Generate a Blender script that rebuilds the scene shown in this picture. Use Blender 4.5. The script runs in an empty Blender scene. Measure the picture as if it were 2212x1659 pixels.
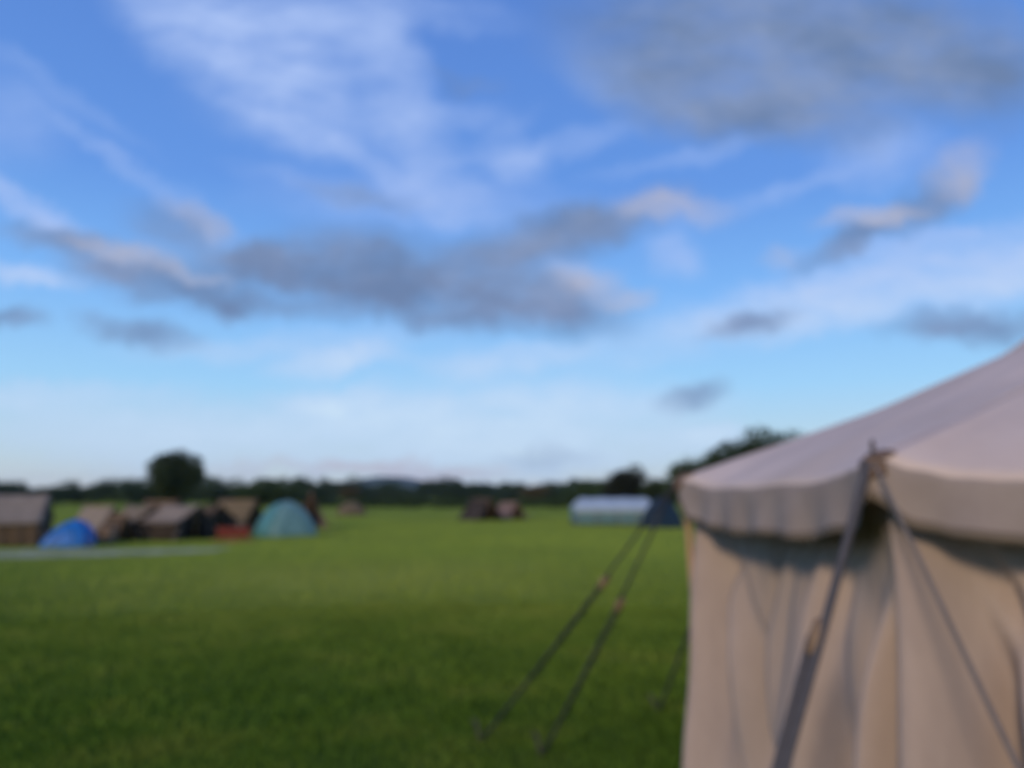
import bpy, math, random
import numpy as np
from mathutils import Vector, Matrix

S = bpy.context.scene
C = S.collection
R = math.radians

# ------------------------------------------------------------------ camera
EYE, F, PITCH = 1.62, 760.0, R(8.46)
cam_data = bpy.data.cameras.new("camera")
cam = bpy.data.objects.new("camera", cam_data); C.objects.link(cam)
cam.location = (0, 0, EYE)
cam.rotation_euler = (R(90) + PITCH, 0, 0)
cam_data.sensor_width = 36.0
cam_data.lens = 36.0 * F / 1024.0
cam_data.clip_start = 0.05
cam_data.clip_end = 9000
# the photograph is out of focus everywhere: a lens focused close, everything beyond it soft
FOCUS, BLUR_PX = 0.28, 11.5           # BLUR_PX: diameter of the blur disc at infinity, pixels of a 1024 wide picture
if BLUR_PX > 0:
    cam_data.dof.use_dof = True
    cam_data.dof.focus_distance = FOCUS
    aperture = BLUR_PX / F * FOCUS                 # lens opening in metres
    cam_data.dof.aperture_fstop = (cam_data.lens / 1000.0) / aperture
S.camera = cam
S.render.resolution_x, S.render.resolution_y = 1024, 768
S.view_settings.view_transform = 'Standard'
S.view_settings.look = 'None'
S.view_settings.exposure = 0.08
S.view_settings.gamma = 1.0
try:
    S.cycles.use_denoising = True
    S.cycles.max_bounces = 6
    S.cycles.transparent_max_bounces = 8
except Exception:
    pass

def ray(px, py):
    u, v = (px - 512) / F, (384 - py) / F
    y = math.cos(PITCH) - v * math.sin(PITCH)
    z = math.sin(PITCH) + v * math.cos(PITCH)
    return u / y, z / y
def at(px, py, depth):
    a, b = ray(px, py)
    return Vector((a * depth, depth, EYE + b * depth))
def ground_at(px, py):
    a, b = ray(px, py); d = -EYE / b
    return Vector((a * d, d, 0))

# ------------------------------------------------------------------ world: sky with evening clouds
SUN_EL, SUN_AZ = 23.0, 207.0        # azimuth clockwise from +Y: behind the camera, to its left
W = bpy.data.worlds.new("World"); S.world = W; W.use_nodes = True
nt = W.node_tree; nt.nodes.clear()
def N(t, **k):
    n = nt.nodes.new(t)
    for a, b in k.items(): setattr(n, a, b)
    return n
def L(a, b): nt.links.new(a, b)
def wmath(op, a, b=None, c=None, clamp=False):
    n = N('ShaderNodeMath', operation=op, use_clamp=clamp)
    for i, v in enumerate((a, b, c)):
        if v is None: continue
        if isinstance(v, (int, float)): n.inputs[i].default_value = v
        else: L(v, n.inputs[i])
    return n.outputs[0]
wout = N('ShaderNodeOutputWorld'); wbg = N('ShaderNodeBackground'); L(wbg.outputs[0], wout.inputs[0])
sky = N('ShaderNodeTexSky', sky_type='NISHITA')
sky.sun_disc = False; sky.sun_elevation = R(SUN_EL); sky.sun_rotation = R(SUN_AZ)
sky.altitude = 100; sky.air_density = 1.0; sky.dust_density = 0.6; sky.ozone_density = 1.6
SKY = 0.10
wbg.inputs['Strength'].default_value = SKY
tc = N('ShaderNodeTexCoord')
sep = N('ShaderNodeSeparateXYZ'); L(tc.outputs['Generated'], sep.inputs[0])
ay = wmath('MAXIMUM', wmath('ABSOLUTE', sep.outputs[1]), 0.12)
uu = wmath('DIVIDE', sep.outputs[0], ay)
vv = wmath('DIVIDE', sep.outputs[2], ay)
uv = N('ShaderNodeCombineXYZ'); L(uu, uv.inputs[0]); L(vv, uv.inputs[1])
def noise(scale, detail, rough, sx=1.0, sy=1.0, rot=0.0, off=0.0):
    m = N('ShaderNodeMapping'); L(uv.outputs[0], m.inputs[0])
    m.inputs['Scale'].default_value = (sx, sy, 1); m.inputs['Rotation'].default_value = (0, 0, rot)
    m.inputs['Location'].default_value = (off, off * .7, 0)
    n = N('ShaderNodeTexNoise'); n.inputs['Scale'].default_value = scale
    n.inputs['Detail'].default_value = detail; n.inputs['Roughness'].default_value = rough
    L(m.outputs[0], n.inputs[0]); return n
def warp(src, n, amp):
    s = N('ShaderNodeVectorMath', operation='SUBTRACT'); L(n.outputs['Color'], s.inputs[0]); s.inputs[1].default_value = (.5, .5, .5)
    k = N('ShaderNodeVectorMath', operation='SCALE'); L(s.outputs[0], k.inputs[0]); k.inputs['Scale'].default_value = amp
    a = N('ShaderNodeVectorMath', operation='ADD'); L(src, a.inputs[0]); L(k.outputs[0], a.inputs[1]); return a.outputs[0]
w1 = warp(uv.outputs[0], noise(3.0, 3, .55), .07)
w2 = warp(w1, noise(13.0, 9, .66, off=3.1), .07)
flat = N('ShaderNodeVectorMath', operation='MULTIPLY'); L(w2, flat.inputs[0]); flat.inputs[1].default_value = (1, 1, 0)
DW = 2212 / 1024.0                                          # cloud positions measured on a 2212 wide view
def blob(state, cx, cy, rx, ry, ang, s):
    """state = (x, y, what the clouds so far let through); one soft ellipse multiplies z. One chain, so the shader stack stays small"""
    a, b = ray(cx / DW, cy / DW)
    m = N('ShaderNodeMapping', vector_type='TEXTURE'); L(state, m.inputs[0])
    m.inputs['Location'].default_value = (a, b, 0)
    m.inputs['Rotation'].default_value = (0, 0, R(-ang))
    m.inputs['Scale'].default_value = (rx / DW / F, ry / DW / F, 1e6)
    ln = N('ShaderNodeVectorMath', operation='LENGTH'); L(m.outputs[0], ln.inputs[0])
    mr = N('ShaderNodeMapRange', interpolation_type='SMOOTHSTEP'); L(ln.outputs['Value'], mr.inputs[0])
    mr.inputs['From Min'].default_value = 1.6; mr.inputs['From Max'].default_value = 0.25
    mr.inputs['To Min'].default_value = 1; mr.inputs['To Max'].default_value = 1 - min(s, .99)
    cb = N('ShaderNodeCombineXYZ'); cb.inputs[0].default_value = 1; cb.inputs[1].default_value = 1; L(mr.outputs[0], cb.inputs[2])
    mu = N('ShaderNodeVectorMath', operation='MULTIPLY'); L(state, mu.inputs[0]); L(cb.outputs[0], mu.inputs[1])
    return mu.outputs[0]
def layer(blobs, tex, lo, hi):
    st = N('ShaderNodeVectorMath', operation='ADD'); L(flat.outputs[0], st.inputs[0]); st.inputs[1].default_value = (0, 0, 1)
    state = st.outputs[0]
    for b in blobs: state = blob(state, *b)
    sz = N('ShaderNodeSeparateXYZ'); L(state, sz.inputs[0]); acc = wmath('SUBTRACT', 1.0, sz.outputs[2])
    mr = N('ShaderNodeMapRange'); L(tex.outputs['Fac'], mr.inputs[0])
    mr.inputs['From Min'].default_value = .3; mr.inputs['From Max'].default_value = .7
    mr.inputs['To Min'].default_value = lo; mr.inputs['To Max'].default_value = hi
    return wmath('MULTIPLY', acc, mr.outputs[0], clamp=True)
pale = [(250,350,260,20,38,.18),(120,190,240,24,36,.22),(330,400,260,18,34,.18),(760,330,200,26,40,.5),(1000,330,170,24,-30,.4),(1250,300,150,30,-20,.35),(1500,330,200,22,-12,.35),(950,30,160,40,10,.35),(1700,420,200,24,-20,.35),(450,60,330,110,38,.8),(640,230,170,110,25,.7),(620,60,230,150,0,.75),(860,210,80,270,-18,.7),
        (965,420,100,60,20,.6),(1110,340,80,55,0,.7),(665,310,90,40,10,.6),(10,260,130,110,20,.36),(900,440,330,60,0,.4),(700,420,200,30,14,.35),(560,130,160,160,0,.5),
        (70,450,170,26,27,.8),(40,590,130,22,8,.8),(1850,630,500,60,-13,.9),(2150,580,240,70,-12,.8),(2000,520,260,26,-10,.6),
        (1900,340,140,70,-15,.5),(1090,765,180,34,-6,.7),(740,780,120,32,-5,.8),(720,860,120,26,3,.7),(1330,170,120,60,20,.4),
        (1080,890,380,70,-3,.75),(1460,560,60,50,0,.6),(1520,945,90,30,0,.7),(1780,690,150,40,-8,.6),(400,940,400,70,0,.55),
        (1000,985,420,45,0,.55),(100,860,260,30,-4,.4),(1250,960,300,40,0,.5),(620,740,300,26,-3,.35),(1000,240,120,40,10,.3)]
grey = [(140,515,120,30,10,.75),(290,585,150,52,14,.9),(380,500,110,44,18,.65),(440,625,150,38,12,.8),(560,580,150,34,8,.7),
        (650,590,220,46,6,.9),(850,600,230,85,10,1.),(1050,570,220,66,-22,1.),(1260,500,210,58,-18,.9),(1000,640,220,50,0,.9),
        (900,665,150,40,4,.85),(1190,655,160,55,12,.9),(1700,60,460,170,5,.85),(1650,240,250,80,8,.9),(1560,160,200,120,20,.6),
        (1390,150,200,110,30,.6),(2010,90,220,120,10,.75),(2150,160,120,120,0,.65),(1850,520,130,28,-30,.75),(1850,180,220,110,0,.6),
        (2010,440,100,44,-40,.7),(1620,700,100,26,-12,.75),(2090,705,170,40,-3,.75),(1490,850,70,26,-15,.6),(1000,180,40,20,0,.3),
        (310,715,120,32,8,.7),(15,685,80,26,10,.7),(620,665,140,26,5,.55),(1170,980,90,24,0,.35),(1010,165,90,20,15,.35),(770,430,130,26,8,.4)]
warm = [(1450,450,110,36,14,.7),(1880,478,110,24,-8,.7),(2080,365,90,46,-42,.6),(1265,612,64,40,10,.65),
        (1355,655,60,20,-10,.5),(1690,570,45,20,0,.45),(330,560,90,24,20,.45),(420,480,90,24,25,.4),
        (920,1012,150,20,0,.75),(760,1005,120,16,0,.6),(230,532,100,16,12,.4),(440,596,70,16,12,.4),(560,1012,120,12,0,.4)]
texP = noise(7.0, 9, .64, 1.0, 2.6, R(38), 2.0)
texG = noise(7.0, 9, .62, 1.0, 2.0, 0, 7.0)
texS = noise(5.0, 8, .6, 1.0, 1.7, R(12), 4.4)
mp = layer(pale, texP, .35, 1.2); mg = layer(grey, texG, .62, 1.3); mw = layer(warm, texG, .5, 1.3)
def ramp(fac, stops, interp='LINEAR'):
    r = N('ShaderNodeValToRGB'); r.color_ramp.interpolation = interp; e = r.color_ramp.elements
    while len(e) < len(stops): e.new(.5)
    for q, (p, c) in zip(e, stops): q.position = p; q.color = (*c, 1)
    L(fac, r.inputs[0]); return r.outputs[0]
def mix(fac, a, b, mode='MIX'):
    m = N('ShaderNodeMix', data_type='RGBA', blend_type=mode)
    if isinstance(fac, (int, float)): m.inputs[0].default_value = fac
    else: L(fac, m.inputs[0])
    for i, v in ((6, a), (7, b)):
        if isinstance(v, tuple): m.inputs[i].default_value = (*v, 1)
        else: L(v, m.inputs[i])
    return m.outputs[2]
def lin(r, g, b):
    f = lambda c: (c/255/12.92) if c/255 <= .04045 else ((c/255+.055)/1.055)**2.4
    return (f(r), f(g), f(b))
def cloud(r, g, b): return tuple(c / SKY for c in lin(r, g, b))
elev = wmath('MAXIMUM', sep.outputs[2], 0.0)
clear = ramp(elev, [(0.0, lin(212,217,220)), (.05, lin(192,217,230)), (.14, lin(156,208,248)), (.25, lin(124,182,246)),
                    (.38, lin(98,150,228)), (.62, lin(84,128,208)), (1.0, lin(60,98,180))])
sc = N('ShaderNodeVectorMath', operation='SCALE'); L(clear, sc.inputs[0]); sc.inputs['Scale'].default_value = 1 / SKY
sky_col = mix(0.92, sky.outputs[0], sc.outputs[0])
c0 = mix(mp, sky_col, cloud(168, 192, 240))
low = N('ShaderNodeMapRange'); L(elev, low.inputs[0]); low.inputs['From Min'].default_value = .3; low.inputs['From Max'].default_value = .1
c0 = mix(wmath('MULTIPLY', mp, low.outputs[0]), c0, cloud(206, 230, 247))
sh = N('ShaderNodeMapRange'); L(texS.outputs['Fac'], sh.inputs[0]); sh.inputs['From Min'].default_value = .4; sh.inputs['From Max'].default_value = .62
c1 = mix(mg, c0, mix(sh.outputs[0], cloud(106, 129, 168), cloud(130, 149, 186)))
c2 = mix(mw, c1, cloud(188, 186, 201))
L(c2, wbg.inputs['Color'])

# ------------------------------------------------------------------ sun: low, weak and soft
sd = bpy.data.lights.new("sun", 'SUN'); sd.energy = 2.1; sd.angle = R(9); sd.color = (1.0, .75, .50)
sun = bpy.data.objects.new("sun", sd); C.objects.link(sun)
sdir = Vector((math.sin(R(SUN_AZ)) * math.cos(R(SUN_EL)), math.cos(R(SUN_AZ)) * math.cos(R(SUN_EL)), math.sin(R(SUN_EL))))
sun.rotation_euler = sdir.to_track_quat('Z', 'Y').to_euler()
sun.location = sdir * 50

# ------------------------------------------------------------------ materials
def material(name, col, col2=None, scale=8.0, rough=.95, bump=.2, bump_scale=None, trans=0.0, spec=.2, stretch=(1,1,1), detail=6, extra=None, metal=0.0):
    m = bpy.data.materials.new(name); m.use_nodes = True
    t = m.node_tree; t.nodes.clear(); n = t.nodes.new; l = t.links.new
    out = n('ShaderNodeOutputMaterial'); p = n('ShaderNodeBsdfPrincipled')
    p.inputs['Roughness'].default_value = rough; p.inputs['Specular IOR Level'].default_value = spec; p.inputs['Metallic'].default_value = metal
    co = n('ShaderNodeTexCoord'); mp_ = n('ShaderNodeMapping'); mp_.inputs['Scale'].default_value = stretch
    l(co.outputs['Object'], mp_.inputs[0])
    nz = n('ShaderNodeTexNoise'); nz.inputs['Scale'].default_value = scale; nz.inputs['Detail'].default_value = detail; nz.inputs['Roughness'].default_value = .65
    l(mp_.outputs[0], nz.inputs[0])
    r = n('ShaderNodeValToRGB'); r.color_ramp.elements[0].position = .35; r.color_ramp.elements[1].position = .65
    r.color_ramp.elements[0].color = (*col, 1); r.color_ramp.elements[1].color = (*(col2 or col), 1)
    l(nz.outputs['Fac'], r.inputs[0]); color = r.outputs[0]
    if extra:                                            # a second, larger pattern laid over the first
        n2 = n('ShaderNodeTexNoise'); n2.inputs['Scale'].default_value = extra[0]; n2.inputs['Detail'].default_value = 4
        l(mp_.outputs[0], n2.inputs[0])
        mr = n('ShaderNodeMapRange'); mr.inputs['From Min'].default_value = .42; mr.inputs['From Max'].default_value = .64; mr.inputs['To Max'].default_value = extra[2]
        l(n2.outputs['Fac'], mr.inputs[0])
        mx = n('ShaderNodeMix'); mx.data_type = 'RGBA'; mx.inputs[7].default_value = (*extra[1], 1)
        l(mr.outputs[0], mx.inputs[0]); l(color, mx.inputs[6]); color = mx.outputs[2]
    l(color, p.inputs['Base Color'])
    if bump:
        nb = n('ShaderNodeTexNoise'); nb.inputs['Scale'].default_value = bump_scale or scale * 4; nb.inputs['Detail'].default_value = 3
        l(co.outputs['Object'], nb.inputs[0])
        b = n('ShaderNodeBump'); b.inputs['Strength'].default_value = bump; b.inputs['Distance'].default_value = .01
        l(nb.outputs['Fac'], b.inputs['Height']); l(b.outputs[0], p.inputs['Normal'])
    if trans > 0:
        tr = n('ShaderNodeBsdfTranslucent'); l(color, tr.inputs[0]); ms = n('ShaderNodeMixShader'); ms.inputs[0].default_value = trans
        l(p.outputs[0], ms.inputs[1]); l(tr.outputs[0], ms.inputs[2]); l(ms.outputs[0], out.inputs[0])
    else: l(p.outputs[0], out.inputs[0])
    return m
M = {}
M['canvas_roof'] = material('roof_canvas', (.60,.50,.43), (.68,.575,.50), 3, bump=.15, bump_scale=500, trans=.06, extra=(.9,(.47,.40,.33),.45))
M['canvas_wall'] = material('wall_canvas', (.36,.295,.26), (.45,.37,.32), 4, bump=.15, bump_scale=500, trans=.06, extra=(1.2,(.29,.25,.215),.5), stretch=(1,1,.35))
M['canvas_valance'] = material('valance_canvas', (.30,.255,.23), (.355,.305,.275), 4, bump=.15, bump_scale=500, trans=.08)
M['hem_shade'] = material('dark_hem_and_shade', (.13,.11,.085), (.17,.14,.11), 10, bump=.2)  # tape edging; its dark tone also paints in the shade under the valance
M['leather'] = material('brown_leather', (.13,.09,.065), (.19,.13,.09), 20, rough=.7)
M['wood'] = material('pine_wood', (.34,.22,.12), (.42,.28,.16), 6, rough=.7, stretch=(6,6,.6))
M['wood_dark'] = material('weathered_wood', (.16,.11,.07), (.24,.17,.11), 6, rough=.8, stretch=(6,6,.6))
M['rope_dark'] = material('dark_blue_rope', (.028,.032,.042), (.045,.05,.062), 60, rough=.8, bump=.6, bump_scale=150)
M['strap'] = material('grey_webbing', (.075,.075,.085), (.10,.10,.11), 60, rough=.85, bump=.5, bump_scale=200)
M['strap_pale'] = material('faded_webbing', (.15,.135,.125), (.19,.17,.155), 60, rough=.9, bump=.5, bump_scale=200)
M['rope_pale'] = material('hemp_rope', (.42,.36,.26), (.5,.43,.32), 60, rough=.9, bump=.6, bump_scale=150)
M['iron'] = material('forged_iron', (.06,.06,.06), (.11,.09,.08), 30, rough=.6, metal=.7)
M['beige'] = material('beige_canvas', (.17,.14,.095), (.22,.18,.125), 3, trans=.1, extra=(.8,(.2,.18,.14),.5))
M['grey_canvas'] = material('pale_grey_canvas', (.22,.19,.15), (.28,.24,.19), 3, trans=.08)
M['brown'] = material('brown_canvas', (.08,.057,.036), (.11,.078,.048), 3, trans=.05)
M['dark_brown'] = material('dark_brown_canvas', (.034,.028,.023), (.05,.04,.032), 3, trans=.03)
M['ochre'] = material('ochre_canvas', (.13,.105,.06), (.165,.13,.08), 3, trans=.06)
M['blue'] = material('bright_blue_nylon', (.008,.135,.44), (.013,.17,.54), 3, rough=.5, trans=.1, spec=.4)
M['navy'] = material('navy_nylon', (.010,.024,.042), (.016,.036,.06), 3, rough=.6)
M['teal'] = material('teal_nylon', (.07,.23,.24), (.09,.27,.27), 3, rough=.55, trans=.12, spec=.4)
M['teal_dark'] = material('dark_green_nylon', (.055,.14,.11), (.07,.17,.13), 3, rough=.55, trans=.08)
M['silver'] = material('silver_grey_nylon', (.32,.35,.34), (.38,.40,.39), 3, rough=.5, trans=.12)
M['silver_teal'] = material('grey_teal_nylon', (.13,.27,.26), (.17,.31,.30), 3, rough=.5, trans=.1)
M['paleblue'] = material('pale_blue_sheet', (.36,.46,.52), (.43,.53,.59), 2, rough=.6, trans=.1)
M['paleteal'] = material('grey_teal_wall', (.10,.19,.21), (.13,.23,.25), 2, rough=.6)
M['red'] = material('dark_red_cloth', (.15,.03,.022), (.19,.04,.028), 4)
M['orange'] = material('orange_cloth', (.30,.115,.04), (.36,.15,.05), 4)
M['pinkish'] = material('dusty_pink_canvas', (.15,.105,.09), (.19,.135,.115), 3)
M['bark'] = material('bark', (.05,.038,.028), (.09,.07,.05), 5, stretch=(4,4,1), bump=.8)
M['leaf_dark'] = material('dark_leaves', (.018,.032,.012), (.032,.052,.018), 1.2, rough=.8, bump=0)
M['leaf_mid'] = material('mid_green_leaves', (.025,.048,.018), (.045,.08,.028), 1.0, rough=.8, bump=0)
M['leaf_black'] = material('copper_dark_leaves', (.012,.016,.010), (.022,.028,.015), 1.2, rough=.8, bump=0)
M['leaf_far'] = material('woodland_leaves', (.022,.045,.026), (.038,.068,.036), .06, rough=.9, bump=0)
M['leaf_brown'] = material('olive_brown_leaves', (.06,.055,.028), (.085,.075,.038), .5, rough=.8, bump=0)

# ------------------------------------------------------------------ helpers
def tag(o, label=None, cat=None, group=None, kind=None):
    if label: o['label'] = label
    if cat: o['category'] = cat
    if group: o['group'] = group
    if kind: o['kind'] = kind
    return o
def thing(name, label, cat, loc=(0,0,0), rz=0, group=None):
    o = bpy.data.objects.new(name, None); C.objects.link(o); o.location = loc; o.rotation_euler = (0, 0, rz)
    o.empty_display_size = .2
    return tag(o, label, cat, group)
def mesh_obj(name, verts, faces, mat, parent=None, smooth=True, thick=0):
    me = bpy.data.meshes.new(name)
    if isinstance(verts, np.ndarray) and isinstance(faces, np.ndarray):
        nv, nf, k = len(verts), len(faces), faces.shape[1]
        me.vertices.add(nv); me.vertices.foreach_set('co', verts.astype(np.float32).ravel())
        me.loops.add(nf * k); me.loops.foreach_set('vertex_index', faces.astype(np.int32).ravel())
        me.polygons.add(nf); me.polygons.foreach_set('loop_start', np.arange(0, nf * k, k, dtype=np.int32))
        me.polygons.foreach_set('loop_total', np.full(nf, k, dtype=np.int32)); me.update(calc_edges=True)
    else:
        me.from_pydata([tuple(v) for v in verts], [], [tuple(f) for f in faces]); me.update()
    if smooth: me.polygons.foreach_set('use_smooth', [True] * len(me.polygons))
    me.materials.append(mat)
    o = bpy.data.objects.new(name, me); C.objects.link(o)
    if parent: o.parent = parent
    if thick:
        s = o.modifiers.new('thickness', 'SOLIDIFY'); s.thickness = thick; s.offset = 0
    return o
def grid(name, fn, nu, nv, mat, parent=None, thick=.004, closed=False):
    vs = [fn(i / nu, j / nv) for j in range(nv + 1) for i in range(nu + 1)]
    fs = [(j*(nu+1)+i, j*(nu+1)+i+1, (j+1)*(nu+1)+i+1, (j+1)*(nu+1)+i) for j in range(nv) for i in range(nu)]
    return mesh_obj(name, vs, fs, mat, parent, True, thick)
def tube_data(pts, rad, n=8):
    pts = [Vector(p) for p in pts]; vs, fs = [], []
    rads = rad if isinstance(rad, (list, tuple)) else [rad] * len(pts)
    for i, p in enumerate(pts):
        d = (pts[min(i+1, len(pts)-1)] - pts[max(i-1, 0)]).normalized()
        q = d.to_track_quat('Z', 'Y')
        for k in range(n):
            a = 2 * math.pi * k / n
            vs.append(p + q @ Vector((math.cos(a) * rads[i], math.sin(a) * rads[i], 0)))
    for i in range(len(pts) - 1):
        for k in range(n):
            fs.append((i*n+k, i*n+(k+1) % n, (i+1)*n+(k+1) % n, (i+1)*n+k))
    fs.append(tuple(range(n-1, -1, -1))); fs.append(tuple((len(pts)-1)*n + k for k in range(n)))
    return vs, fs
def tube(name, pts, rad, mat, parent=None, n=8):
    v, f = tube_data(pts, rad, n); return mesh_obj(name, v, f, mat, parent)
def join(parts):
    V, Fc = [], []
    for v, f in parts:
        b = len(V); V += list(v); Fc += [tuple(i + b for i in q) for q in f]
    return V, Fc
def box_data(c, s, rz=0, rx=0):
    c = Vector(c); m = Matrix.Rotation(rz, 3, 'Z') @ Matrix.Rotation(rx, 3, 'X'); sx, sy, sz = [q / 2 for q in s]; b = min(sx, sy, sz) * .18
    v, f = [], []
    lv = [(-sx+b,-sy+b,-sz),(sx-b,-sy+b,-sz),(sx-b,sy-b,-sz),(-sx+b,sy-b,-sz),
          (-sx,-sy,-sz+b),(sx,-sy,-sz+b),(sx,sy,-sz+b),(-sx,sy,-sz+b),(-sx,-sy,sz-b),(sx,-sy,sz-b),(sx,sy,sz-b),(-sx,sy,sz-b),
          (-sx+b,-sy+b,sz),(sx-b,-sy+b,sz),(sx-b,sy-b,sz),(-sx+b,sy-b,sz)]
    v = [c + m @ Vector(q) for q in lv]
    f = [(3,2,1,0),(12,13,14,15)]
    for a in (0, 4, 8):
        for k in range(4): f.append((a+k, a+(k+1) % 4, a+4+(k+1) % 4, a+4+k))
    return v, f
def sm(a, b, x):
    t = max(0., min(1., (x - a) / (b - a))); return t * t * (3 - 2 * t)
def copy_tree(o, parent=None):
    c = o.copy(); C.objects.link(c); c.parent = parent
    for ch in list(o.children): copy_tree(ch, c)
    return c

# ------------------------------------------------------------------ ground
def ground_material():
    m = bpy.data.materials.new('meadow'); m.use_nodes = True; t = m.node_tree; t.nodes.clear(); n = t.nodes.new; l = t.links.new
    out = n('ShaderNodeOutputMaterial'); p = n('ShaderNodeBsdfPrincipled'); p.inputs['Roughness'].default_value = 1; p.inputs['Specular IOR Level'].default_value = 0
    co = n('ShaderNodeTexCoord')
    def nz(s, d, seed=0):
        mp_ = n('ShaderNodeMapping'); mp_.inputs['Location'].default_value = (seed, seed*.37, 0); l(co.outputs['Object'], mp_.inputs[0])
        q = n('ShaderNodeTexNoise'); q.inputs['Scale'].default_value = s; q.inputs['Detail'].default_value = d; q.inputs['Roughness'].default_value = .65
        l(mp_.outputs[0], q.inputs[0]); return q.outputs['Fac']
    def mx(f, a, b, lo=.4, hi=.6, k=1.0):
        r = n('ShaderNodeMapRange'); r.inputs['From Min'].default_value = lo; r.inputs['From Max'].default_value = hi; r.inputs['To Max'].default_value = k
        l(f, r.inputs[0]); q = n('ShaderNodeMix'); q.data_type = 'RGBA'; l(r.outputs[0], q.inputs[0])
        for i, v in ((6, a), (7, b)):
            if isinstance(v, tuple): q.inputs[i].default_value = (*v, 1)
            else: l(v, q.inputs[i])
        return q.outputs[2]
    a = mx(nz(.35, 6), GRASS_A, GRASS_B)
    b = mx(nz(9, 8, 4), a, (.022, .040, .009), .45, .7, .7)
    c = mx(nz(.05, 4, 9), b, (.125, .125, .045), .45, .65, .55)
    sp = n('ShaderNodeSeparateXYZ'); l(co.outputs['Object'], sp.inputs[0])      # the meadow colour turns paler farther out
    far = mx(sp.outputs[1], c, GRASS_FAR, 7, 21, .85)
    d = mx(nz(.12, 5, 2), far, (.095, .14, .038), .5, .62, .5)
    vm = n('ShaderNodeVectorMath'); vm.operation = 'DISTANCE'; l(co.outputs['Object'], vm.inputs[0]); vm.inputs[1].default_value = (-3.2, 15.5, 0)
    pm = n('ShaderNodeMath'); pm.operation = 'MULTIPLY_ADD'; pm.inputs[1].default_value = 7; l(nz(.5, 5, 3), pm.inputs[0]); l(vm.outputs['Value'], pm.inputs[2])
    d = mx(pm.outputs[0], (.30, .34, .065), d, 4.5, 10, 1)
    l(d, p.inputs['Base Color'])
    bp = n('ShaderNodeBump'); bp.inputs['Strength'].default_value = .8; bp.inputs['Distance'].default_value = .04; l(nz(18, 8), bp.inputs['Height']); l(bp.outputs[0], p.inputs['Normal'])
    l(p.outputs[0], out.inputs[0]); return m
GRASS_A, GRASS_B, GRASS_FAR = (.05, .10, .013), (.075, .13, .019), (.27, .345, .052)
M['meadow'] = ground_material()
ys = np.concatenate([np.linspace(-60, 60, 121), np.geomspace(63, 3500, 40)])
xs = np.concatenate([-np.geomspace(2500, 42, 24), np.linspace(-40, 40, 81), np.geomspace(42, 2500, 24)])
def relief(x, y):
    r = np.hypot(x, y)
    k = np.clip((r - 7) / 20, 0, 1)
    return k * (.05 * np.sin(x * .35 + 1.3) * np.cos(y * .28) + .04 * np.sin(x * .11 - y * .17)) 
X, Y = np.meshgrid(xs, ys); V = np.stack([X, Y, relief(X, Y)], -1).reshape(-1, 3)
nx, ny = len(xs), len(ys); I, J = np.meshgrid(np.arange(nx-1), np.arange(ny-1)); b = (J*nx + I).ravel()
tag(mesh_obj('ground', V, np.stack([b, b+1, b+nx+1, b+nx], -1), M['meadow']), kind='structure')

# a worn, pale strip crossing the field at the left
M['worn'] = material('worn_pale_grass', (.30,.33,.20), (.48,.50,.36), 1.5, spec=0, bump=.6, bump_scale=20, extra=(2,(.15,.19,.08),.6))
pv = []
rng = random.Random(5)
PA, PB = Vector((-19.5, 17.4, 0)), Vector((-9.0, 24.5, 0))
def path_w(t): return 5.2 * (1 - .62 * t)
for i in range(81):
    t = i / 80; x = PA.x + (PB.x-PA.x) * t; y = PA.y + (PB.y-PA.y) * t + .35 * math.sin(t*5)
    w = path_w(t) + rng.uniform(-.14, .14)
    for k in (-1, -.5, 0, .5, 1):
        yy = y + k * w * .5 + rng.uniform(-.1, .1)
        pv.append((x, yy, float(relief(np.array(x), np.array(yy))) + .008))
pf = [(i*5+k, (i+1)*5+k, (i+1)*5+k+1, i*5+k+1) for i in range(80) for k in range(4)]
tag(mesh_obj('path', pv, pf, M['worn']), kind='structure')

# hills on the skyline
def hill(x0, x1, y, prof, depth):
    n = 60; vs = []
    for i in range(n + 1):
        t = i / n; x = x0 + (x1 - x0) * t; h = prof(t)
        for k, (f, g) in enumerate(((0, 0), (.2, .45), (.5, .85), (1, 1), (1.8, .8), (3, 0))): vs.append((x, y + depth * f, h * g - .5))
    fs = [(i*6+k, (i+1)*6+k, (i+1)*6+k+1, i*6+k+1) for i in range(n) for k in range(5)]
    return vs, fs
M['hill'] = material('wooded_hill', (.025,.05,.04), (.045,.075,.055), .02, bump=0)
v1 = hill(-900, 300, 2200, lambda t: 18 + 44 * math.exp(-((t-.42)/.17)**2) + 20*math.exp(-((t-.72)/.15)**2) + 2.5*math.sin(t*31)+1.5*math.sin(t*67), 120)
v2 = hill(-2400, 2400, 2700, lambda t: 30 + 9*math.sin(t*9+1) + 4*math.sin(t*27) + 1.5*math.sin(t*83), 120)
tag(mesh_obj('hills', *join([v1, v2]), M['hill']), kind='structure')

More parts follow.
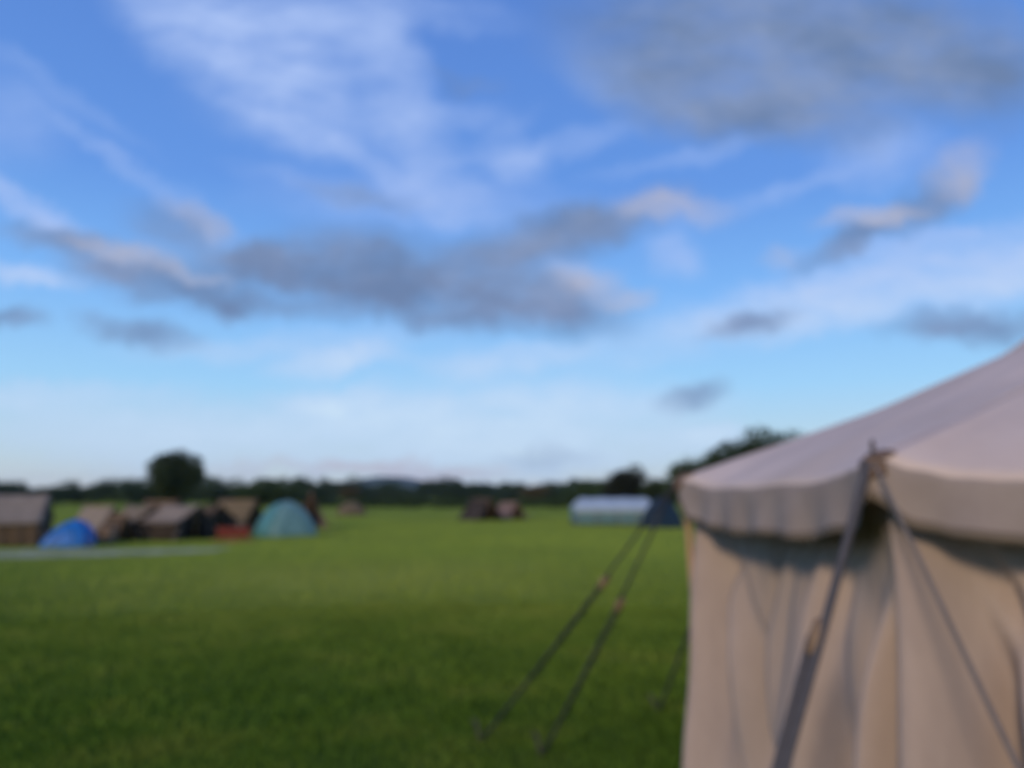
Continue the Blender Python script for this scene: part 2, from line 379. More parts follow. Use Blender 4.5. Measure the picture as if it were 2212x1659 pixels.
# ------------------------------------------------------------------ leaves, trees
def leaf_quads(centers, size, rs):
    n = len(centers)
    a = rs.normal(size=(n, 3)); a /= np.linalg.norm(a, axis=1)[:, None]
    b = np.cross(a, rs.normal(size=(n, 3))); b /= np.linalg.norm(b, axis=1)[:, None]
    s = size * rs.uniform(.55, 1.35, (n, 1))
    v = np.stack([centers - a*s, centers + b*s*.6, centers + a*s, centers - b*s*.6], 1).reshape(-1, 3)
    return v, np.arange(n * 4).reshape(-1, 4)
def crown_points(rs, n, w, d, h, z0, lumps=44, rough=.33, top=1.0):
    pts = []
    cs = rs.normal(size=(lumps, 3)); cs /= np.linalg.norm(cs, axis=1)[:, None]; cs *= rs.uniform(.15, .74, (lumps, 1))
    rad = rs.uniform(rough * .7, rough * 1.25, lumps)
    per = rs.multinomial(n, rad**2 / (rad**2).sum())
    for c, r, k in zip(cs, rad, per):
        q = rs.normal(size=(k, 3)); q /= np.linalg.norm(q, axis=1)[:, None]
        q *= (r * rs.uniform(.55, 1.1, (k, 1)))
        pts.append(c + q)
    p = np.concatenate(pts)
    zz = p[:, 2]; p[:, 0:2] *= (1 - .18 * np.clip(zz, 0, 1) * top)[:, None]
    return p * np.array([w/2, d/2, h/2]) + np.array([0, 0, z0 + h/2])
def tree(name, label, loc, w, h, mat, seed, trunk_h=None, n=6000, leaf=.16, group=None, rz=0, cat='tree'):
    rs = np.random.RandomState(seed); rr = random.Random(seed)
    t = thing(name, label, cat, loc, rz, group)
    th = trunk_h if trunk_h is not None else h * .22
    tr = h * .028
    lean = rr.uniform(-.03, .03) * h
    parts = [tube_data([(0,0,-.2),(lean*.3,0,th*.5),(lean*.6,0,th),(lean,0,h*.5),(lean,0,h*.78)], [tr*1.5,tr*1.05,tr*.9,tr*.55,tr*.15], 9)]
    for k in range(11):
        a = rr.uniform(0, 6.28); z = th + (h*.55 - th) * k / 11; L_ = min(w * rr.uniform(.22, .34), (h*.86 - z) / .95)
        p0 = Vector((lean*.6*z/max(th,.1) if z < th else lean*.8, 0, z)); p1 = p0 + Vector((math.cos(a)*L_*.5, math.sin(a)*L_*.5, L_*.35)); p2 = p0 + Vector((math.cos(a)*L_, math.sin(a)*L_, L_*.9))
        parts.append(tube_data([p0, p1, p2], [tr*.45, tr*.3, tr*.1], 6))
    mesh_obj('trunk', *join(parts), M['bark'], t)
    p = crown_points(rs, n, w, w*.95, h - th*.85, th*.85)
    v, f = leaf_quads(p, leaf, rs)
    mesh_obj('crown', v, f, mat, t, smooth=False)
    return t
def on(px, depth): a, b = ray(px, 497); return Vector((a * depth, depth, 0))

tree('round_tree', 'tall round dark tree rising above the tent camp at the left', on(177, 80), 7.0, 7.1, M['leaf_dark'], 3, 1.0, 16000, .15)
tree('bushy_tree', 'broad dark tree just left of and behind the teal dome tent', on(262, 120), 12, 4.6, M['leaf_mid'], 4, .4, 9000, .2)
tree('dark_tree', 'small black-green round tree behind the low pale blue marquee', on(626, 85), 6.6, 5.5, M['leaf_black'], 6, .7, 9000, .15)
tree('leafy_tree', 'low green tree left of the small black-green tree behind the pale blue marquee', on(590, 100), 8.5, 3.8, M['leaf_mid'], 7, .4, 7000, .17)
tree('roadside_tree', 'large dark tree whose crown shows highest above the left slope of the pavilion roof', on(768, 60), 11.5, 7.2, M['leaf_dark'], 8, 1.2, 20000, .14)
tree('roadside_tree', 'middle tree in the row behind the pavilion, lower than the one rising above the roof', on(720, 66), 7.4, 6.0, M['leaf_dark'], 9, 1.0, 9000, .14)
tree('roadside_tree', 'third tree in the row, low and green right behind the tip of the pavilion eave', on(694, 70), 8.4, 5.3, M['leaf_mid'], 10, .8, 8000, .14)
tree('roadside_tree', 'lowest tree of the row, left of the pavilion eave and above the navy tent', on(660, 76), 5.2, 3.6, M['leaf_dark'], 11, .6, 6000, .14)
tree('brown_tree', 'thin olive-brown tree far across the field right of the teal dome tent', on(352, 150), 5.2, 4.4, M['leaf_brown'], 12, .9, 2500, .2)
tree('olive_tree', 'low olive tree on the far field edge right of the small dark brown tent', on(540, 170), 10, 4.6, M['leaf_brown'], 13, .5, 4000, .24)

def wood(name, px0, px1, dist, h, n_trees, seed, label, mat):
    rs = np.random.RandomState(seed); P = []
    for k in range(n_trees):
        px = px0 + (px1 - px0) * (k + rs.uniform(-.3, .3)) / n_trees
        q = on(px, dist * rs.uniform(.95, 1.12)); hh = h * rs.uniform(.62, 1.18)
        P.append(crown_points(rs, 1100, hh * 1.7, hh * 1.4, hh, 0, 16, .4) + np.array([q.x, q.y, 0]))
    v, f = leaf_quads(np.concatenate(P), dist * .0018, rs)
    tag(mesh_obj(name, v, f, mat, None, False), label, 'woodland', kind='stuff')
wood('woodland', -140, 322, 140, 5.2, 64, 21, 'dark wood along the skyline behind the left camp', M['leaf_far'])
wood('woodland', 312, 610, 260, 7.4, 60, 22, 'low distant wood across the middle of the skyline', M['leaf_far'])
wood('woodland', 560, 1300, 150, 5.3, 64, 23, 'dark wood along the skyline behind the pavilion and pale blue marquee', M['leaf_far'])
wood('hedge', 318, 610, 118, 1.5, 60, 24, 'low green hedge closing the far side of the field', M['leaf_mid'])

# ------------------------------------------------------------------ the pavilion at the right
CX, CY, RAD, NS = 3.53, 3.53, 2.70, 10
A0 = 170.0
pav = thing('canvas_pavilion', 'large beige canvas pavilion with scalloped valance, seen close up at the right', 'tent', (CX, CY, 0))
def post(k):
    a = R(A0 + 36.0 * k); return math.cos(a), math.sin(a)
POST_Z = {0: 1.715, 1: 1.737}
def pz(k): return POST_Z.get(k % NS, 1.745)
ZT = [(0, 0), (.2, .175), (.37, .335), (.61, .615), (.8, 1.0), (1, 1.45)]
def zt(t):
    for (a, u), (b_, w) in zip(ZT, ZT[1:]):
        if t <= b_: return u + (w - u) * (t - a) / (b_ - a)
    return ZT[-1][1]
def roof_pt(k, a, t):
    c0_, s0_ = post(k); c1_, s1_ = post(k + 1)
    x = (c0_ * (1-a) + c1_ * a) * RAD * (1-t); y = (s0_ * (1-a) + s1_ * a) * RAD * (1-t)
    q = 1 - abs(1-2*a)**4 if t < .02 else (1 - abs(1-2*a)**(4 - 2*min(1, t*3)))
    bow = 1 + .051 * 4 * a * (1-a) * sm(-.16, .16, t)          # the cone rounds out above the eave
    x *= bow; y *= bow
    z0 = pz(k) * (1-a) + pz(k+1) * a
    z = z0 * (1-t) + 1.73 * t + zt(t) - q * ((.068 if k == 0 else .088) * (1-t)**5)
    pull = 1 - .035 * q * (1-t)
    # fine tension creases running up from the posts
    d = min(a, 1-a)
    z += .006 * math.sin(d * 90) * math.exp(-d * 9) * (1-t)**2
    z += .0035 * math.sin(a * 23 + t * 9 + k * 2.1) * (1-t)
    return (x * pull, y * pull, z)
for k in range(NS):
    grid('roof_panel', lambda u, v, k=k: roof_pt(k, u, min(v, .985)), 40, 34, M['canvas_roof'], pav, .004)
# seams on the roof: a flat felled strip along each hip
for k in range(NS):
    pts = [Vector(roof_pt(k, 0, t / 20 * .98)) + Vector((0, 0, .001)) for t in range(21)]
    tube('roof_seam', pts, .003, M['canvas_roof'], pav, 6)
def drop(a, k):
    d = min(a, 1-a)
    e = .105 + (.065 if k == 0 else .045) * sm(0, .06, d)
    return e + .006 * math.sin(a * 21 + k) + .012 * math.sin(math.pi * a)
def val_pt(k, a, v):
    x, y, z = roof_pt(k, a, 0); r = math.hypot(x, y); ang = math.atan2(y, x)
    w = .020 * math.sin(a * 40 + k * 1.7) * v + .012 * math.sin(a * 17 + 2 + v * 2) * v
    r2 = r + .003 + .004 * v + .6 * w
    return (r2 * math.cos(ang), r2 * math.sin(ang), z + .002 - drop(a, k) * v)
for k in range(NS):
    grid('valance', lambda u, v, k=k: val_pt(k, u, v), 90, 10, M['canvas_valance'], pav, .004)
    def hem_pt(u, v, k=k):
        x, y, z = val_pt(k, u, 1.0); x0, y0, z0 = val_pt(k, u, .9)
        f = 1.002; return (x * f, y * f, z - .020 + .032 * v)
    grid('hem_shade', hem_pt, 90, 1, M['hem_shade'], pav, .003)
# the wall: canvas hanging in folds, gathered at each post
def fold(s, h):
    o = 0.0
    for k in range(NS):
        d = (s - k) * 1.67
        d = (d + NS * .835) % (NS * 1.67) - NS * .835
        if abs(d) > 1.4: continue
        spread = .07 + .17 * h
        o += .085 * (.12 + .88 * sm(.05, .35, h)) * math.exp(-(d / (.28 + .34 * h))**2) * math.cos(2 * math.pi * (d - .03) / (spread * 2.1))
    g = sm(.03, .35, h)
    o += (.036 * math.sin(s * 31 + 1.3 + .9 * math.sin(h * 2.2)) + .020 * math.sin(s * 53 + 2 * h + .4) + .034 * math.sin(s * 13.7 + h * 1.1)) * (.15 + .85 * g)
    dd = (s - round(s)) * 1.67
    o += (.150 * math.exp(-((dd + .06) / .24)**2) - .015) * (1 - g)
    # slack creases running down and away from each post
    fade = sm(.05, .2, h) * (1 - sm(.6, .95, h))
    o -= .075 * math.exp(-((dd - .05 - .82 * h) / (.035 + .03 * h))**2) * fade
    o -= .045 * math.exp(-((dd - .02 - .42 * h) / .04)**2) * fade * .6
    o -= .050 * math.exp(-((dd + .10 + .10 * h) / .055)**2) * sm(.18, .4, h)
    o -= .040 * math.exp(-((dd + .10 + .62 * h) / .05)**2) * fade
    o += .003 * math.sin(s * 97 + h * 3)
    o += .010 * math.sin(h * 9 + s * 17)* math.exp(-((h-.65)/.3)**2)
    return o
TOP, BOT = 1.675, .015
def wall_pt(u, v):
    s = u * NS; k = int(s) % NS; a = s - int(s)
    c0_, s0_ = post(k); c1_, s1_ = post(k + 1)
    x = c0_ * (1-a) + c1_ * a; y = s0_ * (1-a) + s1_ * a; n = math.hypot(x, y)
    h = 1 - v
    rr = n * (1 - .035 * (1 - abs(1-2*a)**4) * (1 - sm(0, .5, h))) * (1 - .35*h) + (1*.35 + n*.65) * .35 * h
    rr = rr / ((1 - .35*h) + .35*h)
    base = (RAD - .215 + .10 * h) * rr + fold(s, h)
    return (x / n * base, y / n * base, BOT + (TOP - BOT) * v)
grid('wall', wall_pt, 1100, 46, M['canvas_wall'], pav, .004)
# poles with a spike through the eyelet, leather patch, and guys
def guy(parent, top, peg, slider_t, rad=.0075, mat='rope_dark', doubled=True):
    top, peg = Vector(top), Vector(peg); d = peg - top
    sagp = lambda t: top + d * t + Vector((0, 0, -.02 * math.sin(math.pi * t)))
    side = d.cross(Vector((0, 0, 1))).normalized()
    ps = [sagp(i / 24) for i in range(25)]
    parts = [tube_data(ps, rad, 8)]
    if doubled:                                            # the rope runs down to the peg and back up to the slider
        q = [sagp(slider_t + (1 - slider_t) * i / 12) + side * (.028 * (1 - i / 12) + .006) for i in range(13)]
        parts.append(tube_data(q, rad * .9, 8))
    ro = mesh_obj('guy_rope', *join(parts), M[mat], parent)
    dr = d.normalized(); c = sagp(slider_t); qd = dr.to_track_quat('Z', 'Y'); w = qd @ Vector((1, 0, 0))
    sl = [c - dr * .055, c - dr * .045, c, c + dr * .045, c + dr * .055]
    v, f = tube_data(sl, [.010, .020, .023, .020, .010], 12)
    m = (side * .014)
    v = [q + m for q in v]
    mesh_obj('rope_slider', v, f, M['wood_dark'], ro)
    # peg with hooked head, leaning away
    up = (-d.normalized() + Vector((0, 0, 1.2))).normalized(); out = Vector((d.x, d.y, 0)).normalized()
    pp = [peg - Vector((0,0,.10)) - out * .05, peg + Vector((0, 0, .05)) + out * .02, peg + Vector((0, 0, .12)) + out * .05, peg + Vector((0, 0, .125)) + out * .075, peg + Vector((0,0,.10)) + out * .09]
    tube('tent_peg', pp, [.007, .009, .009, .008, .007], M['iron'], parent, 8)
for k in range(NS):
    c_, s_ = post(k); z = pz(k)
    foot, head = (.10, .03) if k == 0 else (.24, .19)
    tube('pole', [((RAD-foot) * c_, (RAD-foot) * s_, 0.0), ((RAD-head) * c_, (RAD-head) * s_, z - .03)], .019 if k else .015, M['wood'], pav, 12)
    tube('pole_spike', [((RAD-.012) * c_, (RAD-.012) * s_, z - .03), ((RAD-.012) * c_, (RAD-.012) * s_, z + .045), ((RAD-.012) * c_, (RAD-.012) * s_, z + .06)], [.008, .0075, .003], M['iron'], pav, 8)
    def patch(u, v, k=k):
        a = (u - .5) * .045; t = v * .022
        kk, aa = (k, a) if a >= 0 else (k - 1, 1 + a)
        x, y, z = roof_pt(kk, aa, t); return (x * 1.002, y * 1.002, z + .0075)
    grid('corner_patch', patch, 12, 6, M['leather'], pav, .004)
    def patch2(u, v, k=k):
        a = (u - .5) * .06; kk, aa = (k, a) if a >= 0 else (k - 1, 1 + a)
        x, y, z = roof_pt(kk, aa, 0); return (x * 1.008, y * 1.008, z + .005 - .075 * v * (1 - abs(u - .5)))
    grid('corner_flap', patch2, 12, 5, M['leather'], pav, .004)
    if k == 0:
        top = (RAD * c_, RAD * s_, z + .01)
        for pegw, st in ((ground_at(480, 742), .33), (ground_at(541, 757), .40)):
            guy(pav, top, pegw - Vector((CX, CY, 0)), st)
    elif k == 1:
        top = (RAD * c_, RAD * s_, z + .01)
        guy(pav, top, ((RAD + .88) * c_, (RAD + .88) * s_, 0), .29, .013, 'strap')
        guy(pav, top, (RAD * c_ + .04, RAD * s_ - 1.40, 0), .62, .0065, 'strap_pale', False)
    else:
        guy(pav, (RAD * c_, RAD * s_, z + .01), ((RAD + .8) * c_, (RAD + .8) * s_, 0), .46)
tube('centre_pole', [(0, 0, 0), (0, 0, 3.24)], .04, M['wood'], pav, 12)

# ------------------------------------------------------------------ the camp across the field
def guys_small(t, w, l, h, mat='rope_pale'):
    for sx in (-1, 1):
        for sy in (-1, 1):
            tube('guy_rope', [(sx*w*.42, sy*l*.5, h*.62), (sx*w*.75, sy*l*.68, .02)], .008, M[mat], t, 5)
            tube('tent_peg', [(sx*w*.74, sy*l*.67, -.05), (sx*w*.77, sy*l*.69, .09)], .012, M['wood_dark'], t, 6)
def wall_tent(name, label, loc, rz, w, l, h, wall_h, roof, wall, group=None, opening=True):
    """ridge tent with upright walls, its gable on -Y"""
    t = thing(name, label, 'tent', loc, rz, group)
    def sl(sgn):
        def f(u, v):
            q = u; x = sgn * (w/2 + .10) * (1-q); z = (wall_h - .04) + (h - wall_h + .04) * q - .07 * math.sin(math.pi*q) * (1 - .3*math.sin(math.pi*v))
            return (x, (v-.5)*(l+.12), z - .05*math.sin(math.pi*v)*(1 - .5*q) )
        return f
    grid('roof', sl(-1), 10, 16, roof, t, .012); grid('roof', sl(1), 10, 16, roof, t, .012)
    for sgn in (-1, 1):
        grid('side_wall', lambda u, v, s=sgn: (s*(w/2 + .02*math.sin(u*34+v)), (u-.5)*l, wall_h*v + .01), 40, 4, wall, t, .01)
    def gable(u, v, y):
        x = (u-.5) * w; top = wall_h + (h-wall_h) * (1-abs(u-.5)*2) - .03
        return (x, y + .015*math.sin(u*38), .01 + top * v)
    grid('rear_wall', lambda u, v: gable(u, v, l/2-.02), 40, 6, wall, t, .01)
    if opening:
        def half(s):
            def f(u, v):
                # a door flap drawn back to the corner
                edge = .5 * (1 - .62 * (1 - v) ** .7 ) if s < 0 else .5 * (1 - .45 * (1-v) ** .7)
                q = u * edge; uu_ = q if s < 0 else 1 - q
                return gable(uu_, v, -l/2 + .02)
            return f
        grid('door_flap', half(-1), 20, 8, wall, t, .01); grid('door_flap', half(1), 20, 8, wall, t, .01)
    else: grid('front_wall', lambda u, v: gable(u, v, -l/2+.02), 40, 6, wall, t, .01)
    for y in (-l/2 + .06, l/2 - .06): tube('pole', [(0, y, 0), (0, y, h + .06)], .022, M['wood'], t, 8)
    guys_small(t, w, l, wall_h + .2)
    return t
def wedge_tent(name, label, loc, rz, w, l, h, cloth, group=None):
    t = thing(name, label, 'tent', loc, rz, group)
    for s in (-1, 1):
        grid('canvas_side', lambda u, v, s=s: (s*w/2*(1-u) + s*-.04*math.sin(math.pi*u), (v-.5)*l, h*u + .01 - .04*math.sin(math.pi*v)*u), 10, 14, cloth, t, .012)
    grid('rear_wall', lambda u, v: ((u-.5)*w*(1-v), l/2 - .01 + .1*math.sin(math.pi*u)*(1-v), h*v*.97 + .01), 20, 8, cloth, t, .01)
    for s in (-1, 1):
        grid('door_flap', lambda u, v, s=s: (s*w/2*(1-v)*(1-.42*u*(1-v)) - s*.02*v, -l/2 + .02 - .10*u*(1-v), h*v*.96 + .01), 8, 8, cloth, t, .01)
    for y in (-l/2 + .05, l/2 - .05): tube('pole', [(0, y, 0), (0, y, h + .08)], .02, M['wood'], t, 8)
    tube('ridge_pole', [(0, -l/2 - .02, h - .02), (0, l/2 + .02, h - .02)], .02, M['wood'], t, 8)
    guys_small(t, w, l, h*.8)
    return t
def dome_tent(name, label, loc, rz, w, l, h, mats, group=None, skew=0.0):
    """crossed-pole dome; mats = (left panel, right panel, door panel, back panel)"""
    t = thing(name, label, 'tent', loc, rz, group)
    def P(a, e):                                           # a azimuth, e 0 base..1 top; square plan, rounded up high
        c, s = math.cos(a), math.sin(a)
        k = (abs(c)**5 + abs(s)**5) ** (-1/5); k = 1.0*(e) + (1-e) * min(k, 1.32)
        rr = (1 - e**2.3) ** .62
        dip = 1 - .05 * math.sin(math.pi * e) * abs(math.cos(2*a))
        return (c * k * w/2 * rr * dip + skew * e, s * k * l/2 * rr * dip, h * e + .02)
    for q, (name_, m) in enumerate((('door_panel', mats[2]), ('side_panel', mats[1]), ('rear_panel', mats[3]), ('side_panel', mats[0]))):
        a0 = R(-135 + 90*q)
        grid(name_, lambda u, v, a0=a0: P(a0 + R(90)*u, v**.8), 18, 16, m, t, .01)
    for q in range(2):
        pts = [Vector(P(R(45+90*q), e)) * 1.0 + Vector((0,0,.012)) for e in [i/14 for i in range(15)]] + [Vector(P(R(225+90*q), e)) + Vector((0,0,.012)) for e in [i/14 for i in range(13, -1, -1)]]
        tube('tent_pole', pts, .012, M['iron'], t, 6)
    # porch zip, an arch on the door panel
    zp = []
    for i in range(17):
        u = i/16; a = R(-118 + 56*u); e = .06 + .62*math.sin(math.pi*u); p = Vector(P(a, e**.8)); zp.append(p + Vector((0, -.02, 0)))
    tube('door_zip', zp, .010, M['navy'], t, 5)
    for sx in (-1, 1):
        for sy in (-1, 1):
            p = Vector(P(math.atan2(sy, sx), .35)); q = Vector((sx*w*.72, sy*l*.72, .01))
            tube('guy_rope', [p, q], .006, M['rope_pale'], t, 5)
    return t

wall_tent('wall_tent', 'pale grey canvas wall tent with brown sides cut by the left edge of the picture', on(8, 25.5) + Vector((-.15, 0, 0)), R(-68), 2.3, 2.6, 1.72, .85, M['grey_canvas'], M['brown'])
dome_tent('blue_tent', 'bright blue low nylon tent near the left edge of the field', on(71, 25), R(12), 1.5, 1.2, .88, (M['blue'], M['blue'], M['blue'], M['navy']), skew=.24)
wedge_tent('camp_tent', 'small greyish canvas tent directly behind the bright blue tent', on(100, 31), R(62), 1.9, 1.9, 1.26, M['grey_canvas'], 'canvas tents of the camp')
wall_tent('camp_tent', 'ochre-beige canvas tent with dark brown sides, just left of the round tree', on(142, 30), R(58), 1.75, 1.7, 1.30, .68, M['beige'], M['dark_brown'], 'canvas tents of the camp')
wall_tent('camp_tent', 'greyish canvas tent with a dark lower half right under the round tree', on(181, 29.5), R(66), 1.85, 1.8, 1.32, .74, M['grey_canvas'], M['dark_brown'], 'canvas tents of the camp')
wall_tent('camp_tent', 'dark brown canvas tent in the camp between the grey one and the red cloth', on(209, 33), R(57), 1.7, 1.7, 1.28, .70, M['brown'], M['dark_brown'], 'canvas tents of the camp')
wedge_tent('camp_tent', 'ochre-brown canvas tent standing behind the red and orange cloths', on(238, 36), R(64), 2.3, 2.3, 1.48, M['ochre'], 'canvas tents of the camp')
wedge_tent('camp_tent', 'lowest brown tent, between the bright blue tent and the dark-sided ones', on(120, 28.5), R(50), 1.2, 1.5, .98, M['brown'], 'canvas tents of the camp')
wedge_tent('camp_tent', 'brown tent set back in the gap between the two dark-sided tents', on(162, 36), R(60), 2.0, 2.4, 1.45, M['brown'], 'canvas tents of the camp')
dome_tent('dome_tent', 'teal dome tent with a silver-grey right side at the right end of the camp', on(287, 32), R(38), 2.25, 2.15, 1.46, (M['teal'], M['silver'], M['silver_teal'], M['silver']))
wedge_tent('bell_tent', 'beige pointed tent showing behind the right side of the teal dome tent', on(311, 42), R(15), 2.0, 2.2, 1.9, M['pinkish'])

# a bench in front of the camp with a red blanket, and an orange mat lying before it
def bench():
    t = thing('camp_bench', 'low wooden bench covered by a dark red blanket, left of the teal dome tent', 'bench', on(236, 29.5), R(8))
    mesh_obj('seat', *box_data((0, 0, .43), (1.3, .34, .05)), M['wood_dark'], t, False)
    for sx in (-1, 1):
        mesh_obj('leg', *box_data((sx*.52, 0, .20), (.06, .30, .40)), M['wood_dark'], t, False)
bench()
def blanket():
    def f(u, v):
        x = (u-.5) * 1.15; s = (v-.5) * 1.0
        if abs(s) < .18: y, z = s, .468
        else: y, z = (math.copysign(.185 + .03*math.sin(u*25), s)), .468 - (abs(s)-.18) * 1.1
        return (x, y + .01*math.sin(u*31), z + .006*math.sin(u*17))
    o = grid('blanket', f, 30, 18, M['red'], None, .012)
    o.location = on(236, 29.5); o.rotation_euler = (0, 0, R(8))
    tag(o, 'dark red blanket thrown over the low bench beside the teal dome tent', 'blanket')
blanket()
o = grid('mat', lambda u, v: ((u-.5)*1.35, (v-.5)*1.0, .035 + .018*math.sin(u*9+v*5) + .012*math.sin(v*17)), 20, 14, M['orange'], None, .02)
o.location = on(236, 28.4) + Vector((0, 0, float(relief(np.array(on(236,28.4).x), np.array(28.4))))); o.rotation_euler = (0, 0, R(6))
tag(o, 'orange mat lying on the grass in front of the red-covered bench', 'mat')
def barrel(px, d, label):
    t = thing('barrel', label, 'barrel', on(px, d))
    pts = [(0, 0, z) for z in (.0, .12, .3, .48, .60)]
    tube('staves', pts, [.20, .235, .25, .235, .20], M['wood_dark'], t, 18)
    for z in (.1, .5): tube('hoop', [(0, 0, z-.02), (0, 0, z+.02)], .243, M['iron'], t, 18)
barrel(112, 26.5, 'dark wooden barrel standing just right of the bright blue tent')

# ------------------------------------------------------------------ tents farther right
wedge_tent('far_tent', 'small dark brown tent alone in the middle of the far field', on(481, 55), R(38), 2.5, 2.4, 1.5, M['dark_brown'])
wedge_tent('far_tent', 'dusty pink tent just right of the small dark brown tent on the far field', on(509, 58), R(35), 2.1, 2.2, 1.25, M['pinkish'])
dome_tent('far_dome', 'low ochre-brown dome tent far off, right of the teal dome tent', on(352, 70), R(30), 2.4, 2.4, 1.2, (M['ochre'], M['brown'], M['ochre'], M['brown']))
def marquee():
    w, l, h = 4.9, 2.6, 1.62
    t = thing('low_marquee', 'long low marquee with a pale blue roof in front of the trees', 'tent', on(613, 46), R(3))
    eave = 1.0
    def roof(s):
        return lambda u, v: ((u-.5)*(w - .9*v), s*(l/2+.06)*(1-v), eave - .03 + (h-eave)*v - .05*math.sin(math.pi*v) - .03*math.sin(3*math.pi*u)**2)
    grid('roof', roof(-1), 30, 8, M['paleblue'], t, .012); grid('roof', roof(1), 30, 8, M['paleblue'], t, .012)
    for s in (-1, 1):
        grid('roof_end', lambda u, v, s=s: (s*(w/2 - .45*v), (u-.5)*(l+.12)*(1-v), eave - .03 + (h-eave)*v), 10, 8, M['paleblue'], t, .012)
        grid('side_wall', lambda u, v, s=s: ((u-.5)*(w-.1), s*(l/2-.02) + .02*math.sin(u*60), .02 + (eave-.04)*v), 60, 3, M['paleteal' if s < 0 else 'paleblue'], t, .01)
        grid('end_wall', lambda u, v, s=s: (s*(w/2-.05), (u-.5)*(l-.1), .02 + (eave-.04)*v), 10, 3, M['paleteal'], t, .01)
    grid('valance', lambda u, v: ((u-.5)*w, -(l/2+.075), eave - .02 - .22*v - .03*abs(math.sin(u*25))*v), 60, 3, M['paleblue'], t, .01)
    for i in range(5): tube('pole', [((i/4-.5)*(w-.1), -l/2 - .03, 0), ((i/4-.5)*(w-.1), -l/2 - .03, eave-.02)], .022, M['iron'], t, 8)
    for i in range(5): tube('guy_rope', [((i/4-.5)*(w-.1), -l/2-.06, eave-.04), ((i/4-.5)*(w+.2), -l/2-.95, .01)], .008, M['rope_pale'], t, 5)
marquee()
dome_tent('navy_tent', 'dark navy tent between the pale blue marquee and the pavilion eave', on(661, 41), R(20), 1.9, 1.9, 1.6, (M['navy'], M['navy'], M['navy'], M['navy']))

# ------------------------------------------------------------------ grass blades on the near field
def grass_material():
    m = bpy.data.materials.new('grass_blades'); m.use_nodes = True; t = m.node_tree; p = t.nodes['Principled BSDF']
    p.inputs['Roughness'].default_value = .6; p.inputs['Specular IOR Level'].default_value = .15
    co = t.nodes.new('ShaderNodeTexCoord'); nz = t.nodes.new('ShaderNodeTexNoise'); nz.inputs['Scale'].default_value = .7; nz.inputs['Detail'].default_value = 7; nz.inputs['Roughness'].default_value = .7
    r = t.nodes.new('ShaderNodeValToRGB'); e = r.color_ramp.elements; e[0].position = .38; e[0].color = (.062,.140,.013,1); e[1].position = .63; e[1].color = (.155,.228,.033,1)
    q = e.new(.5); q.color = (.094,.188,.019,1)
    t.links.new(co.outputs['Object'], nz.inputs[0]); t.links.new(nz.outputs['Fac'], r.inputs[0]); 
    sp = t.nodes.new('ShaderNodeSeparateXYZ'); t.links.new(co.outputs['Object'], sp.inputs[0])       # paler grass farther out
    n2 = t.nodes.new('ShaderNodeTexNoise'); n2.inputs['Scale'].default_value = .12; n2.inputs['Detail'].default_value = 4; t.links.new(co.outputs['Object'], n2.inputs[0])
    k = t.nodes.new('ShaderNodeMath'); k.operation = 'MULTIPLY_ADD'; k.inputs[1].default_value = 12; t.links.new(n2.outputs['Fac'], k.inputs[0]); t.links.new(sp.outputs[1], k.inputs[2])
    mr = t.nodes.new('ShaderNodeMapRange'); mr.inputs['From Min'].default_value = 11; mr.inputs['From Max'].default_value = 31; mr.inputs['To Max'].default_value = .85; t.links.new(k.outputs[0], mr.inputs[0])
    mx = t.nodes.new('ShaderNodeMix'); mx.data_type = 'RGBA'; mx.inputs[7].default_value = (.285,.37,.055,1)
    t.links.new(mr.outputs[0], mx.inputs[0]); t.links.new(r.outputs[0], mx.inputs[6]); 
    vm = t.nodes.new('ShaderNodeVectorMath'); vm.operation = 'DISTANCE'; t.links.new(co.outputs['Object'], vm.inputs[0]); vm.inputs[1].default_value = (-3.2, 15.5, 0)
    n3 = t.nodes.new('ShaderNodeTexNoise'); n3.inputs['Scale'].default_value = .5; n3.inputs['Detail'].default_value = 5; t.links.new(co.outputs['Object'], n3.inputs[0])
    k2 = t.nodes.new('ShaderNodeMath'); k2.operation = 'MULTIPLY_ADD'; k2.inputs[1].default_value = 7; t.links.new(n3.outputs['Fac'], k2.inputs[0]); t.links.new(vm.outputs['Value'], k2.inputs[2])
    m2 = t.nodes.new('ShaderNodeMapRange'); m2.inputs['From Min'].default_value = 4.5; m2.inputs['From Max'].default_value = 10; m2.inputs['To Min'].default_value = .22; m2.inputs['To Max'].default_value = 0; t.links.new(k2.outputs[0], m2.inputs[0])
    x2 = t.nodes.new('ShaderNodeMix'); x2.data_type = 'RGBA'; x2.inputs[7].default_value = (.42,.41,.085,1)
    t.links.new(m2.outputs[0], x2.inputs[0]); t.links.new(mx.outputs[2], x2.inputs[6]); t.links.new(x2.outputs[2], p.inputs['Base Color']); return m
rs = np.random.RandomState(77)
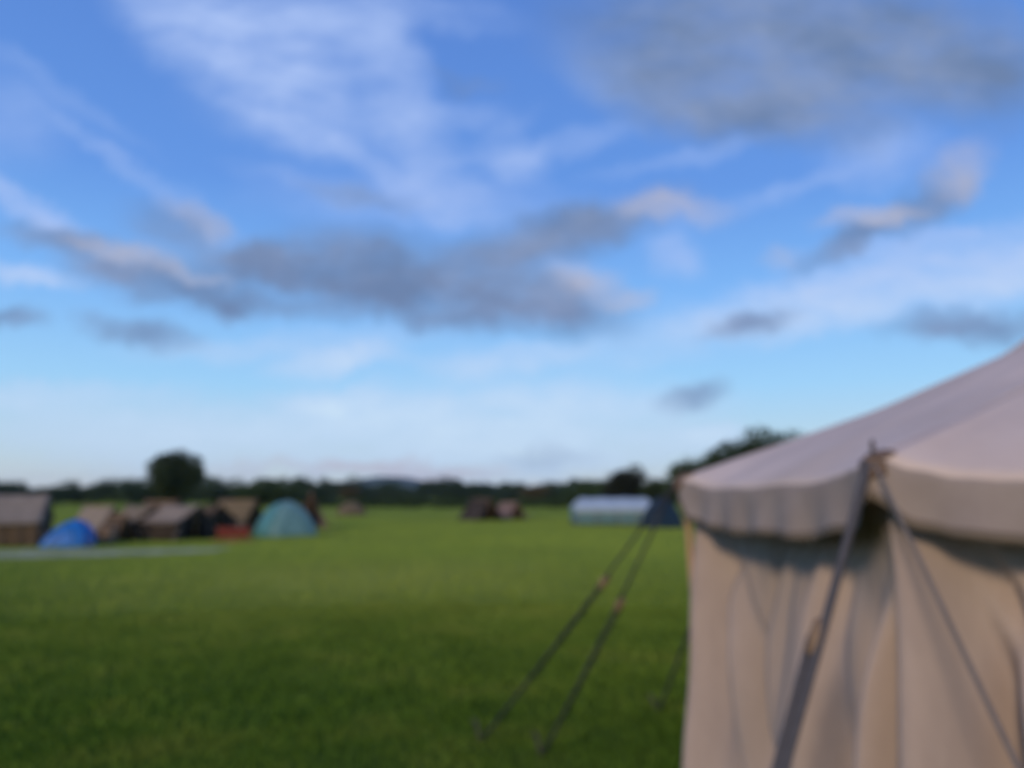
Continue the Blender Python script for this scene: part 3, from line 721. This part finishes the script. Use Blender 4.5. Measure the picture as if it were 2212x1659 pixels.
def blades(n, r0, r1, a0, a1, hgt, wid):
    r = np.sqrt(rs.uniform(r0*r0, r1*r1, n)) if r1 < 13 else r0 + (r1-r0) * rs.uniform(0, 1, n)**1.25; a = np.radians(rs.uniform(a0, a1, n))
    x, y = r*np.sin(a), r*np.cos(a)
    cl = .5 + .5*np.sin(x*3.1 + np.sin(y*2.3)*2) * np.sin(y*2.7 + np.sin(x*1.9)*2)
    h = hgt * rs.uniform(.5, 1.25, n) * (.65 + .6*cl)
    th = rs.uniform(0, 6.283, n); lean = rs.uniform(.1, .75, n) * h; ld = rs.uniform(0, 6.283, n)
    z = relief(x, y)
    w = wid * rs.uniform(.6, 1.3, n)
    dx, dy = np.cos(th)*w, np.sin(th)*w; lx, ly = np.cos(ld)*lean, np.sin(ld)*lean
    v = np.stack([np.stack([x-dx, y-dy, z-.005], -1), np.stack([x+dx, y+dy, z-.005], -1),
                  np.stack([x+dx*.7+lx*.4, y+dy*.7+ly*.4, z+h*.6], -1), np.stack([x+lx, y+ly, z+h], -1), np.stack([x-dx*.7+lx*.4, y-dy*.7+ly*.4, z+h*.6], -1)], 1)
    inside = np.hypot(x-CX, y-CY) < RAD - .02
    t = (x - PA.x) / (PB.x - PA.x); py = PA.y + (PB.y-PA.y)*t + .35*np.sin(t*5)
    worn = (t > 0) & (t < 1) & (np.abs(y - py) < .5 * 5.2 * (1 - .62*t)) & (rs.uniform(0, 1, n) < .72)
    return v[~(inside | worn)]
B = np.concatenate([blades(200000, .3, 6, -100, 100, .050, .0030), blades(230000, 6, 12, -70, 60, .050, .0050), blades(220000, 11.5, 60, -58, 45, .05, .0105)])
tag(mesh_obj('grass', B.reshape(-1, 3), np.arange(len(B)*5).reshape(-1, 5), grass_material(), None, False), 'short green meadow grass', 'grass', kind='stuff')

# ------------------------------------------------------------------ evening air
hz = bpy.data.materials.new('haze_air'); hz.use_nodes = True; t_ = hz.node_tree; t_.nodes.clear()
vo = t_.nodes.new('ShaderNodeVolumePrincipled'); vo.inputs['Density'].default_value = .00010; vo.inputs['Color'].default_value = (.72, .82, 1.0, 1); vo.inputs['Anisotropy'].default_value = .2
oo = t_.nodes.new('ShaderNodeOutputMaterial'); t_.links.new(vo.outputs[0], oo.inputs['Volume'])
x0, x1, y0, y1, z0_, z1_ = -2600, 2600, -90, 3600, -3, 90
hv = [(x0,y0,z0_),(x1,y0,z0_),(x1,y1,z0_),(x0,y1,z0_),(x0,y0,z1_),(x1,y0,z1_),(x1,y1,z1_),(x0,y1,z1_)]
hf = [(0,3,2,1),(4,5,6,7),(0,1,5,4),(1,2,6,5),(2,3,7,6),(3,0,4,7)]
tag(mesh_obj('haze', hv, hf, hz, None, False), 'thin blue evening haze over the far field', 'haze', kind='stuff')
